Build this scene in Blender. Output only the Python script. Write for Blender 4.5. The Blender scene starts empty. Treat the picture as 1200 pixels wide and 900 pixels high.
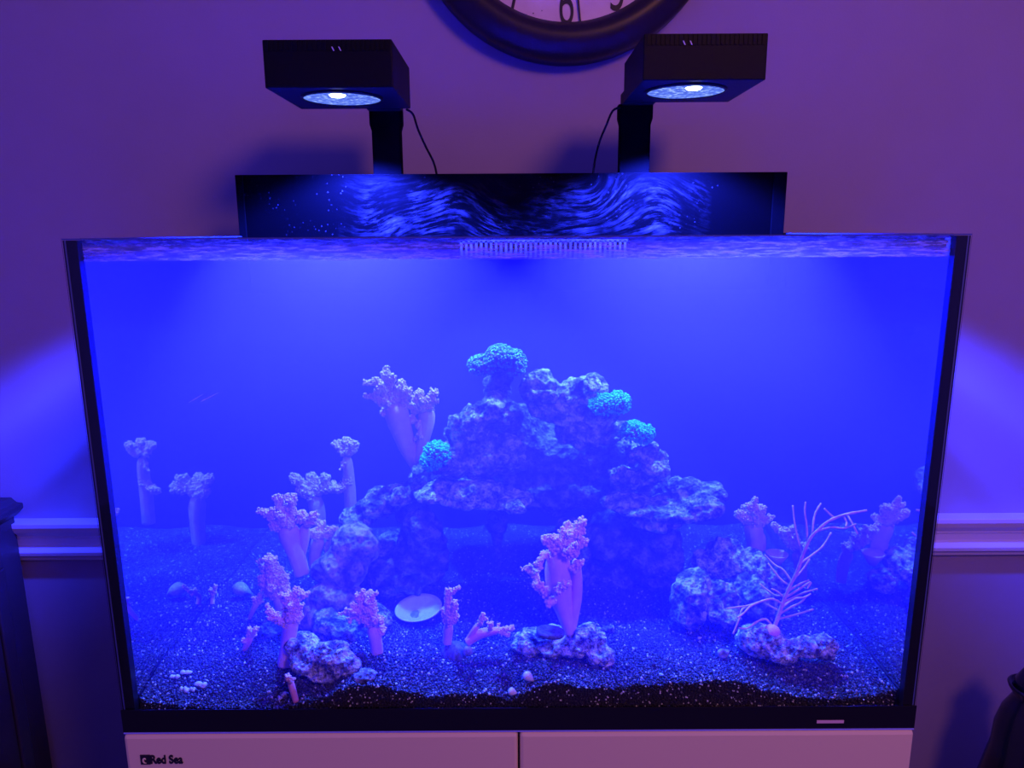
import bpy, bmesh, math, random
import numpy as np
from mathutils import Vector, Matrix, noise

SC = bpy.context.scene
COL = SC.collection
random.seed(7)
RNG = np.random.default_rng(7)

# ------------------------------------------------------------------ camera
F, PITCH, ROLL = 856.26, 0.20479, 0.00557
CAM = Vector((-0.0055, 0.0, 1.4236))
cp, sp_, cr, sr = math.cos(PITCH), math.sin(PITCH), math.cos(ROLL), math.sin(ROLL)
_r0, _u0, FWD = Vector((1, 0, 0)), Vector((0, sp_, cp)), Vector((0, cp, -sp_))
RIGHT = _r0 * cr - _u0 * sr
UP = _r0 * sr + _u0 * cr
cam_data = bpy.data.cameras.new('camera')
cam_data.sensor_width = 36.0
cam_data.lens = 36.0 * F / 1200.0
cam_data.clip_start = 0.02
cam_obj = bpy.data.objects.new('camera', cam_data)
COL.objects.link(cam_obj)
m = Matrix.Identity(4)
for i in range(3):
    m[i][0], m[i][1], m[i][2], m[i][3] = RIGHT[i], UP[i], -FWD[i], CAM[i]
cam_obj.matrix_world = m
SC.camera = cam_obj

# ------------------------------------------------------------------ world, room light, exposure
w = bpy.data.worlds.new('world'); SC.world = w; w.use_nodes = True
bg = w.node_tree.nodes['Background']
bg.inputs[0].default_value = (0.10, 0.05, 1.0, 1); bg.inputs[1].default_value = 0.66
SC.view_settings.view_transform = 'Standard'
SC.view_settings.look = 'None'
SC.view_settings.exposure = 0.0
SC.view_settings.gamma = 1.0
SC.view_settings.use_curve_mapping = False
SC.cycles.volume_bounces = 2
SC.cycles.transparent_max_bounces = 40
SC.cycles.max_bounces = 10
SC.cycles.glossy_bounces = 5
SC.cycles.sample_clamp_indirect = 4.0
SC.cycles.caustics_reflective = False
SC.cycles.caustics_refractive = False
# the ceiling lamp of the room, behind and to the right of the photographer
ld = bpy.data.lights.new('ceiling_light', 'AREA'); ld.shape = 'DISK'; ld.size = 0.45
ld.energy = 15; ld.color = (1.0, 0.34, 0.26)
lo = bpy.data.objects.new('ceiling_light', ld); COL.objects.link(lo)
lo.location = (0.85, -0.75, 2.40)
lo.rotation_euler = (Vector((0.0, 1.2, 1.2)) - Vector(lo.location)).to_track_quat('-Z', 'Y').to_euler()
LAMP_COLOR = (0.0150, 0.0270, 1.0)
LAMP_ENERGY = 520.0
HAZE_DENSITY = 3.4

# ------------------------------------------------------------------ helpers
def pix(px, py, Y):
    """point at distance Y in front of the camera's plane seen at a pixel of the 1200x900 photo"""
    d = FWD + RIGHT * ((px - 600) / F) - UP * ((py - 450) / F)
    return CAM + d * (Y / d.y)

def psize(px, py, Y):
    """metres per pixel there"""
    return (pix(px, py, Y) - CAM).dot(FWD) / F

def onplane(px, py, z):
    d = FWD + RIGHT * ((px - 600) / F) - UP * ((py - 450) / F)
    return CAM + d * ((z - CAM.z) / d.z)

class MB:
    def __init__(s): s.v = []; s.f = []
    def add(s, vs, fs):
        o = len(s.v); s.v.extend([tuple(p) for p in vs]); s.f.extend([tuple(i + o for i in f) for f in fs])
    def box(s, x0, x1, y0, y1, z0, z1):
        s.add([(x0, y0, z0), (x1, y0, z0), (x1, y1, z0), (x0, y1, z0), (x0, y0, z1), (x1, y0, z1), (x1, y1, z1), (x0, y1, z1)],
              [(0, 3, 2, 1), (4, 5, 6, 7), (0, 1, 5, 4), (1, 2, 6, 5), (2, 3, 7, 6), (3, 0, 4, 7)])
    def tube(s, pts, rad, seg=8, cap=True):
        pts = [Vector(p) for p in pts]; n = len(pts)
        vs = []; fs = []; ref = None
        for i, p in enumerate(pts):
            t = (pts[min(i + 1, n - 1)] - pts[max(i - 1, 0)])
            if t.length < 1e-9: t = Vector((0, 0, 1))
            t.normalize()
            if ref is None:
                ref = Vector((0, 1, 0)) if abs(t.y) < .9 else Vector((1, 0, 0))
            a = t.cross(ref).normalized(); b = a.cross(t); ref = b
            r = rad[i] if hasattr(rad, '__len__') else rad
            for k in range(seg):
                q = 2 * math.pi * k / seg
                vs.append(p + (a * math.cos(q) + b * math.sin(q)) * r)
        for i in range(n - 1):
            for k in range(seg):
                k2 = (k + 1) % seg
                fs.append((i * seg + k, i * seg + k2, (i + 1) * seg + k2, (i + 1) * seg + k))
        if cap:
            fs.append(tuple(range(seg))[::-1]); fs.append(tuple((n - 1) * seg + k for k in range(seg)))
        s.add(vs, fs)
    def lathe(s, prof, centre, axis='z', seg=48, close=False):
        vs = []; fs = []; n = len(prof)
        for k in range(seg):
            q = 2 * math.pi * k / seg; c, d = math.cos(q), math.sin(q)
            for r, h in prof:
                if axis == 'z': vs.append((centre[0] + r * c, centre[1] + r * d, centre[2] + h))
                else: vs.append((centre[0] + r * c, centre[1] + h, centre[2] + r * d))
        for k in range(seg):
            k2 = (k + 1) % seg
            for i in range(n - 1 if not close else n):
                j = (i + 1) % n
                fs.append((k * n + i, k2 * n + i, k2 * n + j, k * n + j))
        s.add(vs, fs)
    def blob(s, c, r, ico, jit=0.0):
        vs, fs = ico
        if not hasattr(r, '__len__'): r = (r, r, r)
        s.add([(c[0] + v[0] * r[0] * (1 + jit * random.uniform(-1, 1)), c[1] + v[1] * r[1] * (1 + jit * random.uniform(-1, 1)),
                c[2] + v[2] * r[2] * (1 + jit * random.uniform(-1, 1))) for v in vs], fs)
    def prism(s, pts2, y0, y1):
        """outline in x,z extruded along y"""
        n = len(pts2)
        s.add([(x, y0, z) for x, z in pts2] + [(x, y1, z) for x, z in pts2],
              [tuple(range(n)), tuple(range(2 * n - 1, n - 1, -1))] + [(i, i + n, (i + 1) % n + n, (i + 1) % n) for i in range(n)])
    def xprism(s, pts2, x0, x1):
        """outline in y,z extruded along x"""
        n = len(pts2)
        s.add([(x0, y, z) for y, z in pts2] + [(x1, y, z) for y, z in pts2],
              [tuple(range(n)), tuple(range(2 * n - 1, n - 1, -1))] + [(i, i + n, (i + 1) % n + n, (i + 1) % n) for i in range(n)])
    def build(s, name, mat, parent=None, smooth=False, bevel=0.0, fix=True):
        me = bpy.data.meshes.new(name); me.from_pydata(s.v, [], s.f)
        if fix:
            bm = bmesh.new(); bm.from_mesh(me); bmesh.ops.recalc_face_normals(bm, faces=bm.faces); bm.to_mesh(me); bm.free()
        return link(name, me, mat, parent, smooth, bevel)

def link(name, me, mat, parent=None, smooth=False, bevel=0.0):
    o = bpy.data.objects.new(name, me); COL.objects.link(o)
    if mat: me.materials.append(mat)
    if smooth:
        me.polygons.foreach_set('use_smooth', [True] * len(me.polygons))
    if bevel:
        b = o.modifiers.new('bevel', 'BEVEL'); b.width = bevel; b.segments = 2; b.limit_method = 'ANGLE'
    if parent is not None:
        o.parent = parent
        o.matrix_parent_inverse = Matrix.Translation(-Vector(parent.location))
    return o

def tag(o, label=None, cat=None, group=None, kind=None):
    if label: o['label'] = label
    if cat: o['category'] = cat
    if group: o['group'] = group
    if kind: o['kind'] = kind
    return o

def thing(name, label, cat, loc, group=None, kind=None):
    o = bpy.data.objects.new(name, None); COL.objects.link(o); o.location = loc; o.empty_display_size = .03
    return tag(o, label, cat, group, kind)

def make_ico(sub):
    bm = bmesh.new(); bmesh.ops.create_icosphere(bm, subdivisions=sub, radius=1)
    bm.verts.index_update()
    r = ([tuple(v.co) for v in bm.verts], [tuple(v.index for v in f.verts) for f in bm.faces]); bm.free(); return r
ICO1, ICO2, ICO3 = make_ico(1), make_ico(2), make_ico(3)

def text_mesh(name, body, size, mat, parent, loc, xs=1.0, extrude=.0006, offset=0.0, rot=0.0, align='CENTER'):
    cu = bpy.data.curves.new(name, 'FONT'); cu.body = body; cu.size = size; cu.extrude = extrude; cu.offset = offset
    cu.align_x = align; cu.align_y = 'CENTER'
    t = bpy.data.objects.new(name, cu); COL.objects.link(t)
    dg = bpy.context.evaluated_depsgraph_get()
    me = bpy.data.meshes.new_from_object(t.evaluated_get(dg)); bpy.data.objects.remove(t)
    M = Matrix.Translation(loc) @ Matrix.Rotation(-rot, 4, 'Y') @ Matrix.Rotation(math.pi / 2, 4, 'X') @ Matrix.Diagonal((xs, 1, 1, 1))
    me.transform(M)
    return link(name, me, mat, parent)

# ------------------------------------------------------------------ materials
def mat(name, color=(.5, .5, .5), rough=.5, spec=.5, metal=0.0):
    m_ = bpy.data.materials.new(name); m_.use_nodes = True
    p = m_.node_tree.nodes['Principled BSDF']
    p.inputs['Base Color'].default_value = (*color, 1); p.inputs['Roughness'].default_value = rough
    p.inputs['Specular IOR Level'].default_value = spec; p.inputs['Metallic'].default_value = metal
    return m_

def N(m_, t, **kw):
    n = m_.node_tree.nodes.new(t)
    for k, v in kw.items():
        if k in n.inputs.keys(): n.inputs[k].default_value = v
        else: setattr(n, k, v)
    return n
def L(m_, a, b): m_.node_tree.links.new(a, b)
def ramp(m_, src, stops):
    r = N(m_, 'ShaderNodeValToRGB'); e = r.color_ramp.elements
    while len(e) < len(stops): e.new(.5)
    for k, (p, c) in enumerate(stops):
        e[k].position = p; e[k].color = (*c, 1) if len(c) == 3 else c
    L(m_, src, r.inputs[0]); return r
def objco(m_, scale=(1, 1, 1)):
    g = N(m_, 'ShaderNodeNewGeometry')
    mp = N(m_, 'ShaderNodeMapping'); mp.inputs['Scale'].default_value = scale
    L(m_, g.outputs['Position'], mp.inputs['Vector']); return mp.outputs[0]

def noisy(name, stops, scale=40, rough=.8, bump=.0, bscale=None, spec=.3, detail=6, stretch=(1, 1, 1)):
    m_ = mat(name, rough=rough, spec=spec); p = m_.node_tree.nodes['Principled BSDF']
    co = objco(m_, stretch)
    n = N(m_, 'ShaderNodeTexNoise', Scale=scale, Detail=detail, Roughness=.6); L(m_, co, n.inputs['Vector'])
    r = ramp(m_, n.outputs[0], stops); L(m_, r.outputs[0], p.inputs['Base Color'])
    if bump:
        n2 = N(m_, 'ShaderNodeTexNoise', Scale=bscale or scale * 3, Detail=4); L(m_, co, n2.inputs['Vector'])
        b = N(m_, 'ShaderNodeBump', Strength=bump, Distance=.002); L(m_, n2.outputs[0], b.inputs['Height'])
        L(m_, b.outputs[0], p.inputs['Normal'])
    return m_

M = {}
M['wall'] = noisy('wall_paint', [(0, (.34, .29, .33)), (1, (.38, .33, .37))], 9, .7, .12, 260)
M['wainscot'] = noisy('lower_wall_paint', [(0, (.30, .26, .31)), (1, (.34, .30, .35))], 9, .7, .12, 260)
M['white'] = mat('white_gloss_paint', (.72, .70, .72), .4)
M['floor'] = noisy('wooden_floor', [(0, (.10, .06, .04)), (1, (.2, .12, .08))], 6, .45, stretch=(1, 8, 1))
M['cabinet'] = mat('cream_white_lacquer', (.90, .78, .40), .4, .3)
M['gap'] = mat('dark_gap', (.02, .02, .02), .8)
M['black'] = mat('black_plastic', (.005, .005, .006), .5, .1)
M['silicone'] = mat('black_silicone', (.006, .006, .010), .3)
M['lampbody'] = mat('black_anodised_aluminium', (.004, .004, .005), .55, .12)
M['armblack'] = mat('matt_black_arm', (.0006, .0006, .0007), .7, .02)
M['lampmark'] = mat('grey_print', (.55, .55, .6), .5)
M['darkwood'] = noisy('dark_wood', [(0, (.010, .006, .006)), (1, (.030, .018, .016))], 14, .4, stretch=(6, 1, 1))
M['espresso'] = noisy('espresso_wood', [(0, (.03, .02, .025)), (1, (.055, .04, .045))], 10, .45, stretch=(8, 1, 1))
M['vase'] = mat('dark_glazed_ceramic', (.012, .012, .016), .15)
M['ink'] = mat('black_ink', (.012, .010, .014), .6)
M['painted_reflection'] = mat('pale_reflection_paint', (.80, .55, .50), .5)  # colour of the painted room reflection on the base trim
M['cord'] = mat('black_cord', (.003, .003, .004), .6, .1)

m_ = noisy('aged_clock_paper', [(.25, (.80, .66, .62)), (.75, (.92, .82, .78))], 30, .7); M['clockface'] = m_

# black overflow panel with dried salt smears wiped across it
m_ = mat('black_acrylic_with_salt_smears', (.01, .01, .014), .5, .015); p = m_.node_tree.nodes['Principled BSDF']
co = objco(m_)
warp = N(m_, 'ShaderNodeTexNoise', Scale=5.0, Detail=1.0); L(m_, co, warp.inputs['Vector'])
mx = N(m_, 'ShaderNodeMix', data_type='RGBA'); mx.inputs[0].default_value = .15; L(m_, co, mx.inputs[6]); L(m_, warp.outputs['Color'], mx.inputs[7])
mp = N(m_, 'ShaderNodeMapping'); mp.inputs['Rotation'].default_value = (0, .55, 0); mp.inputs['Scale'].default_value = (12, 12, 75); L(m_, mx.outputs[2], mp.inputs['Vector'])
n = N(m_, 'ShaderNodeTexNoise', Scale=2.6, Detail=8, Roughness=.72); L(m_, mp.outputs[0], n.inputs['Vector'])
r1 = ramp(m_, n.outputs[0], [(.47, (0, 0, 0)), (.60, (.45, .45, .45)), (.72, (1, 1, 1))])
sep = N(m_, 'ShaderNodeSeparateXYZ'); L(m_, co, sep.inputs[0])
def bump1(src, c, wd):
    a = N(m_, 'ShaderNodeMath', operation='SUBTRACT'); L(m_, src, a.inputs[0]); a.inputs[1].default_value = c
    b = N(m_, 'ShaderNodeMath', operation='ABSOLUTE'); L(m_, a.outputs[0], b.inputs[0])
    d = N(m_, 'ShaderNodeMapRange'); L(m_, b.outputs[0], d.inputs[0]); d.inputs[1].default_value = wd; d.inputs[2].default_value = wd * .45
    d.inputs[3].default_value = 0; d.inputs[4].default_value = 1; return d.outputs[0]
g1, g2 = bump1(sep.outputs[0], -.125, .16), bump1(sep.outputs[0], .155, .16)
ga = N(m_, 'ShaderNodeMath', operation='MAXIMUM'); L(m_, g1, ga.inputs[0]); L(m_, g2, ga.inputs[1])
gz = bump1(sep.outputs[2], 1.455, .06)
gm = N(m_, 'ShaderNodeMath', operation='MULTIPLY'); L(m_, ga.outputs[0], gm.inputs[0]); L(m_, gz, gm.inputs[1])
gs = N(m_, 'ShaderNodeMath', operation='MULTIPLY'); L(m_, gm.outputs[0], gs.inputs[0]); L(m_, r1.outputs[0], gs.inputs[1])
vo = N(m_, 'ShaderNodeTexVoronoi', Scale=120.0); L(m_, co, vo.inputs['Vector'])
rs = ramp(m_, vo.outputs['Distance'], [(.10, (.3, .3, .3)), (.16, (0, 0, 0))])
n3 = N(m_, 'ShaderNodeTexNoise', Scale=12.0); L(m_, co, n3.inputs['Vector']); rs2 = ramp(m_, n3.outputs[0], [(.5, (0, 0, 0)), (.62, (1, 1, 1))])
gsp = N(m_, 'ShaderNodeMath', operation='MULTIPLY'); L(m_, rs.outputs[0], gsp.inputs[0]); L(m_, rs2.outputs[0], gsp.inputs[1])
gt = N(m_, 'ShaderNodeMath', operation='MAXIMUM'); np_ = N(m_, 'ShaderNodeTexNoise', Scale=20.0, Detail=4); L(m_, co, np_.inputs['Vector']); rp_ = ramp(m_, np_.outputs[0], [(.40, (.06, .06, .06)), (.62, (1, 1, 1))])
gp_ = N(m_, 'ShaderNodeMath', operation='MULTIPLY'); L(m_, gs.outputs[0], gp_.inputs[0]); L(m_, rp_.outputs[0], gp_.inputs[1]); L(m_, gp_.outputs[0], gt.inputs[0]); L(m_, gsp.outputs[0], gt.inputs[1])
cm = N(m_, 'ShaderNodeMix', data_type='RGBA'); L(m_, gt.outputs[0], cm.inputs[0]); cm.inputs[6].default_value = (.0004, .0004, .0005, 1); cm.inputs[7].default_value = (.045, .045, .048, 1)
L(m_, cm.outputs[2], p.inputs['Base Color'])
M['panel'] = m_

# glass panes: clear, reflecting by Fresnel
def glass(name, tir=False, ior=1.4):
    m_ = bpy.data.materials.new(name); m_.use_nodes = True; nt = m_.node_tree
    nt.nodes.remove(nt.nodes['Principled BSDF'])
    out = nt.nodes['Material Output']
    tr = N(m_, 'ShaderNodeBsdfTransparent'); gl = N(m_, 'ShaderNodeBsdfGlossy', Roughness=.0)
    tr.inputs[0].default_value = (.97, .98, 1, 1)
    mx = N(m_, 'ShaderNodeMixShader')
    if tir:   # a pane with water behind it: beyond the critical angle it turns into a mirror
        lw = N(m_, 'ShaderNodeLayerWeight', Blend=.5)
        r = ramp(m_, lw.outputs['Facing'], [(.30, (.06, .06, .06)), (.48, (.86, .86, .86))]); L(m_, r.outputs[0], mx.inputs[0])
    else:
        fr = N(m_, 'ShaderNodeFresnel', IOR=ior); L(m_, fr.outputs[0], mx.inputs[0])
    L(m_, tr.outputs[0], mx.inputs[1]); L(m_, gl.outputs[0], mx.inputs[2]); L(m_, mx.outputs[0], out.inputs['Surface'])
    return m_
M['glass'] = glass('clear_aquarium_glass', ior=1.22)
M['sideglass'] = glass('side_aquarium_glass', tir=True)
M['watertop'] = glass('water_surface', ior=1.33)
nt = M['watertop'].node_tree
wn = N(M['watertop'], 'ShaderNodeTexNoise', Scale=45.0, Detail=3); L(M['watertop'], objco(M['watertop'], (1, .6, 1)), wn.inputs['Vector'])
wb = N(M['watertop'], 'ShaderNodeBump', Strength=.35, Distance=.004); L(M['watertop'], wn.outputs[0], wb.inputs['Height'])
for nd in nt.nodes:
    if nd.type in ('BSDF_GLOSSY', 'FRESNEL'): L(M['watertop'], wb.outputs[0], nd.inputs['Normal'])

m_ = bpy.data.materials.new('hazy_water'); m_.use_nodes = True; nt = m_.node_tree
nt.nodes.remove(nt.nodes['Principled BSDF'])
vs_ = N(m_, 'ShaderNodeVolumeScatter', Density=HAZE_DENSITY, Anisotropy=.35); vs_.inputs['Color'].default_value = (.17, .10, 1, 1)
va_ = N(m_, 'ShaderNodeVolumeAbsorption', Density=1.1); va_.inputs['Color'].default_value = (0.0, .45, 1, 1)   # water swallows red first
vadd = N(m_, 'ShaderNodeAddShader'); L(m_, vs_.outputs[0], vadd.inputs[0]); L(m_, va_.outputs[0], vadd.inputs[1])
L(m_, vadd.outputs[0], nt.nodes['Material Output'].inputs['Volume'])
trn = N(m_, 'ShaderNodeBsdfTransparent'); L(m_, trn.outputs[0], nt.nodes['Material Output'].inputs['Surface'])
M['water'] = m_

# dried salt film above the water line
m_ = bpy.data.materials.new('salt_film'); m_.use_nodes = True; nt = m_.node_tree; nt.nodes.remove(nt.nodes['Principled BSDF'])
co = objco(m_, (30, 30, 300))
n = N(m_, 'ShaderNodeTexNoise', Scale=1.6, Detail=7, Roughness=.68); L(m_, co, n.inputs['Vector'])
r = ramp(m_, n.outputs[0], [(.40, (.10, .10, .10)), (.52, (.22, .22, .22)), (.62, (.9, .9, .9))])
df = N(m_, 'ShaderNodeBsdfDiffuse'); df.inputs[0].default_value = (.75, .75, .8, 1)
tl = N(m_, 'ShaderNodeBsdfTranslucent'); tl.inputs[0].default_value = (.85, .85, .9, 1)
ad = N(m_, 'ShaderNodeMixShader'); ad.inputs[0].default_value = .6; L(m_, df.outputs[0], ad.inputs[1]); L(m_, tl.outputs[0], ad.inputs[2])
tr = N(m_, 'ShaderNodeBsdfTransparent'); mx = N(m_, 'ShaderNodeMixShader')
L(m_, r.outputs[0], mx.inputs[0]); L(m_, tr.outputs[0], mx.inputs[1]); L(m_, ad.outputs[0], mx.inputs[2]); L(m_, mx.outputs[0], nt.nodes['Material Output'].inputs['Surface'])
M['film'] = m_

def emis(name, color, strength):
    m_ = bpy.data.materials.new(name); m_.use_nodes = True; nt = m_.node_tree; nt.nodes.remove(nt.nodes['Principled BSDF'])
    e = N(m_, 'ShaderNodeEmission'); e.inputs[0].default_value = (*color, 1); e.inputs[1].default_value = strength
    L(m_, e.outputs[0], nt.nodes['Material Output'].inputs[0]); return m_
m_ = emis('lit_lens', (.16, .27, 1.0), 1.0); M['lens'] = m_
co = objco(m_); n = N(m_, 'ShaderNodeTexNoise', Scale=160.0, Detail=3); L(m_, co, n.inputs['Vector'])
r = ramp(m_, n.outputs[0], [(.35, (.07, .12, .75)), (.55, (.13, .24, 1)), (.72, (.55, .75, 1))])
L(m_, r.outputs[0], [x for x in m_.node_tree.nodes if x.type == 'EMISSION'][0].inputs[0])
M['led'] = emis('led_cluster', (.75, .9, 1.0), 6.0)

def rockmat(name, light, dark, tint, scale=60):
    m_ = mat(name, rough=.9, spec=.2); p = m_.node_tree.nodes['Principled BSDF']; co = objco(m_)
    n = N(m_, 'ShaderNodeTexNoise', Scale=scale, Detail=8, Roughness=.7); L(m_, co, n.inputs['Vector'])
    r = ramp(m_, n.outputs[0], [(.40, dark), (.50, tint), (.585, light)])
    v = N(m_, 'ShaderNodeTexVoronoi', Scale=scale * 3.2); L(m_, co, v.inputs['Vector'])
    rv = ramp(m_, v.outputs['Distance'], [(.08, (.12, .12, .12)), (.32, (1, 1, 1))])  # shade in the pits is put into the colour as well as the bump
    mm = N(m_, 'ShaderNodeMix', data_type='RGBA', blend_type='MULTIPLY'); mm.inputs[0].default_value = .75
    L(m_, r.outputs[0], mm.inputs[6]); L(m_, rv.outputs[0], mm.inputs[7]); L(m_, mm.outputs[2], p.inputs['Base Color'])
    hb = N(m_, 'ShaderNodeMath', operation='ADD'); L(m_, n.outputs[0], hb.inputs[0]); L(m_, v.outputs['Distance'], hb.inputs[1])
    b = N(m_, 'ShaderNodeBump', Strength=.9, Distance=.005); L(m_, hb.outputs[0], b.inputs['Height']); L(m_, b.outputs[0], p.inputs['Normal'])
    return m_
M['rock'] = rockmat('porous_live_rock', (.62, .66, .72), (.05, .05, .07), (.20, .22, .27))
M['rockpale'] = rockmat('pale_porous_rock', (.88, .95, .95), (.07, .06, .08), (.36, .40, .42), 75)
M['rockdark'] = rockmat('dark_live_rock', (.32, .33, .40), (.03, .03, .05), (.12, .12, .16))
M['rockmauve'] = rockmat('mauve_smooth_rock', (.66, .56, .66), (.10, .08, .12), (.34, .30, .38), 40)
M['stalk'] = noisy('mauve_coral_flesh', [(.3, (.80, .46, .72)), (.7, (.95, .62, .85))], 90, .6, .25, 300)
M['polyp'] = noisy('pink_coral_polyps', [(.3, (.88, .46, .60)), (.7, (1.0, .80, .88))], 260, .7)
M['stalkpink'] = noisy('rosy_coral_flesh', [(.3, (.90, .36, .52)), (.7, (1.0, .50, .66))], 90, .6, .2, 300)
M['gorg'] = noisy('purple_sea_plume_bark', [(.3, (.60, .32, .50)), (.7, (1.0, .66, .74))], 200, .7)
M['green'] = noisy('green_star_polyps', [(.3, (.02, .75, .22)), (.7, (.10, 1.0, .40))], 220, .6)
M['greendim'] = noisy('dull_green_polyps', [(.35, (.16, .24, .26)), (.7, (.24, .95, .50))], 200, .7)
M['mat'] = mat('purple_polyp_mat', (.25, .16, .34), .8)
M['shell'] = noisy('pearly_shell', [(.3, (.85, .95, .90)), (.7, (1.0, 1.0, .97))], 60, .25, spec=.6)
M['shellgrey'] = noisy('weathered_shell', [(.35, (.18, .18, .22)), (.65, (.62, .68, .72))], 90, .6, .4, 200)
M['shelldark'] = noisy('dark_snail_shell', [(.35, (.02, .02, .03)), (.7, (.09, .09, .11))], 120, .5, .5, 250)
M['ribbed'] = noisy('ribbed_grey_shell', [(.35, (.07, .07, .10)), (.65, (.20, .20, .25))], 60, .6, stretch=(5, 5, .6))
M['chip'] = mat('white_coral_chip', (.8, .85, .82), .7)

m_ = mat('black_gravel', rough=.35, spec=.6); p = m_.node_tree.nodes['Principled BSDF']
g = N(m_, 'ShaderNodeNewGeometry')
r = ramp(m_, g.outputs['Random Per Island'], [(0, (.018, .018, .024)), (.5, (.045, .045, .06)), (.85, (.12, .12, .145)), (.955, (.22, .23, .27)), (.965, (.75, .78, .80))])
L(m_, r.outputs[0], p.inputs['Base Color']); M['gravel'] = m_
m_ = mat('black_gravel_with_white_chips', rough=.35, spec=.6); p = m_.node_tree.nodes['Principled BSDF']
g = N(m_, 'ShaderNodeNewGeometry')
r = ramp(m_, g.outputs['Random Per Island'], [(0, (.010, .010, .016)), (.86, (.03, .03, .04)), (.90, (.25, .26, .3)), (.94, (.9, .92, .95))])
L(m_, r.outputs[0], p.inputs['Base Color']); M['gravelfront'] = m_
M['gravelbase'] = mat('gravel_shadow', (.02, .02, .03), .8)

# ------------------------------------------------------------------ the room
WALL_Y = 1.40
mb = MB(); mb.box(-2.2, 2.2, WALL_Y, WALL_Y + .12, .80, 2.5); o = mb.build('wall_back', M['wall']); tag(o, 'taupe painted wall behind the aquarium', 'wall', kind='structure')
mb = MB(); mb.box(-2.2, 2.2, WALL_Y, WALL_Y + .12, 0, .80); low = mb.build('lower_wall', M['wainscot'], o)
mb = MB(); mb.box(-2.2, 2.2, -2.6, WALL_Y + .12, -.1, 0); o = mb.build('floor', M['floor']); tag(o, 'dark wooden floor', 'floor', kind='structure')
mb = MB(); mb.xprism([(WALL_Y, 0), (WALL_Y - .018, 0), (WALL_Y - .018, .12), (WALL_Y - .012, .135), (WALL_Y, .14)], -2.2, 2.2)
o = mb.build('baseboard_back', M['white']); tag(o, 'white baseboard along the wall', 'baseboard', kind='structure')
zt = pix(1160, 607.5, WALL_Y - .03).z; zb = pix(1160, 651, WALL_Y - .012).z; hh = zt - zb
mb = MB()
prof = [(0, 0), (.010, 0), (.013, .10), (.022, .16), (.024, .26), (.016, .34), (.013, .40), (.013, .56), (.017, .58), (.017, .64), (.022, .68), (.030, .78), (.034, .90), (.034, 1.0), (0, 1.0)]
mb.xprism([(WALL_Y - a, zb + b * hh) for a, b in prof], -2.2, 2.2)
o = mb.build('trim_1', M['white'], bevel=.0012); tag(o, 'white moulded chair rail running along the wall', 'trim', kind='structure')

# ------------------------------------------------------------------ aquarium cabinet
TX0, TX1, TY0, TY1 = -.45, .45, .736, 1.236
TANK_Z, RIM_Z = 1.42 - .5493, 1.42
CT = TANK_Z - .004
cab = thing('aquarium_cabinet', 'white two-door cabinet carrying the aquarium', 'cabinet', (0, .98, 0))
mb = MB(); mb.box(TX0 + .003, TX1 - .003, TY0 + .022, TY1, .06, CT - .002); mb.build('body', M['cabinet'], cab, bevel=.002)
mb = MB(); mb.box(TX0 + .02, TX1 - .02, TY0 + .05, TY1 - .02, 0, .06); mb.build('plinth', M['black'], cab)
xg = pix(608, 880, TY0).x
for x0, x1 in ((TX0, xg - .0012), (xg + .0012, TX1)):
    mb = MB(); mb.box(x0, x1, TY0 - .004, TY0 + .018, .07, CT - .001); mb.build('door', M['cabinet'], cab, bevel=.004)
mb = MB(); mb.box(xg - .0012, xg + .0012, TY0 + .004, TY0 + .02, .07, CT - .004); mb.build('door_gap', M['gap'], cab)
# maker's badge: square emblem and lettering
DY = TY0 - .0046
def rect_px(x0, y0, x1, y1, Y): a = pix(x0, y1, Y); b = pix(x1, y0, Y); return a.x, b.x, a.z, b.z
lg = pix(170.5, 890.2, DY); k = psize(170, 890, DY)
mb = MB(); mb.box(lg.x - 5.6 * k, lg.x + 5.6 * k, DY - .0006, DY + .0006, lg.z - 6.2 * k, lg.z + 6.2 * k); badge = mb.build('badge', M['ink'], cab); badge['label'] = 'square black maker emblem'
mb = MB()
swirl = [(lg.x + math.cos(t) * (1.0 + 2.8 * (t - .5) / 4.6) * k * .9, DY - .0009, lg.z + math.sin(t) * (1.2 + 3.0 * (t - .5) / 4.6) * k) for t in [0.5 + 4.6 * i / 16 for i in range(17)]]
mb.tube(swirl, [.0003 + .0008 * math.sin(math.pi * i / 16) for i in range(17)], 6); mb.build('swirl', M['cabinet'], badge)
tl_ = pix(195, 890.4, DY)
t_ = text_mesh('lettering', 'Red Sea', 15.5 * k, M['ink'], cab, tl_, xs=.76, offset=.0003, extrude=.0006)
t_['label'] = 'bold black letters reading Red Sea'
# ------------------------------------------------------------------ aquarium
tank = thing('aquarium', 'large rimless glass aquarium with black base trim on the white cabinet', 'aquarium', (0, .98, TANK_Z))
GT = .010
IX0, IX1, IY0, IY1 = TX0 + .013, TX1 - .013, TY0 + GT, TY1 - .010
IB = TANK_Z + .016
WATER_Z = pix(600, 303, IY0).z
def pane(name, x0, x1, y0, y1, z0, z1, m_):
    mb = MB(); mb.box(x0, x1, y0, y1, z0, z1); o = mb.build(name, m_, tank); return o
# each pane is one sheet of glass; thickness shows at its polished edge
def sheet(name, vs, m_):
    mb = MB(); mb.add(vs, [(0, 1, 2, 3)]); return mb.build(name, m_, tank, fix=False)
pane('front_pane', TX0, TX1, TY0, TY0 + .0005, TANK_Z, RIM_Z, M['glass'])
for sgn, x in ((-1, IX0), (1, IX1)):
    pane('side_pane', min(x, x + sgn * .0005), max(x, x + sgn * .0005), IY0, IY1, TANK_Z, RIM_Z, M['sideglass'])
pane('back_pane', TX0, TX1, IY1, TY1, TANK_Z, RIM_Z, M['black'])
pane('bottom_panel', TX0, TX1, TY0 + .001, TY1, TANK_Z, IB, M['black'])
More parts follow.
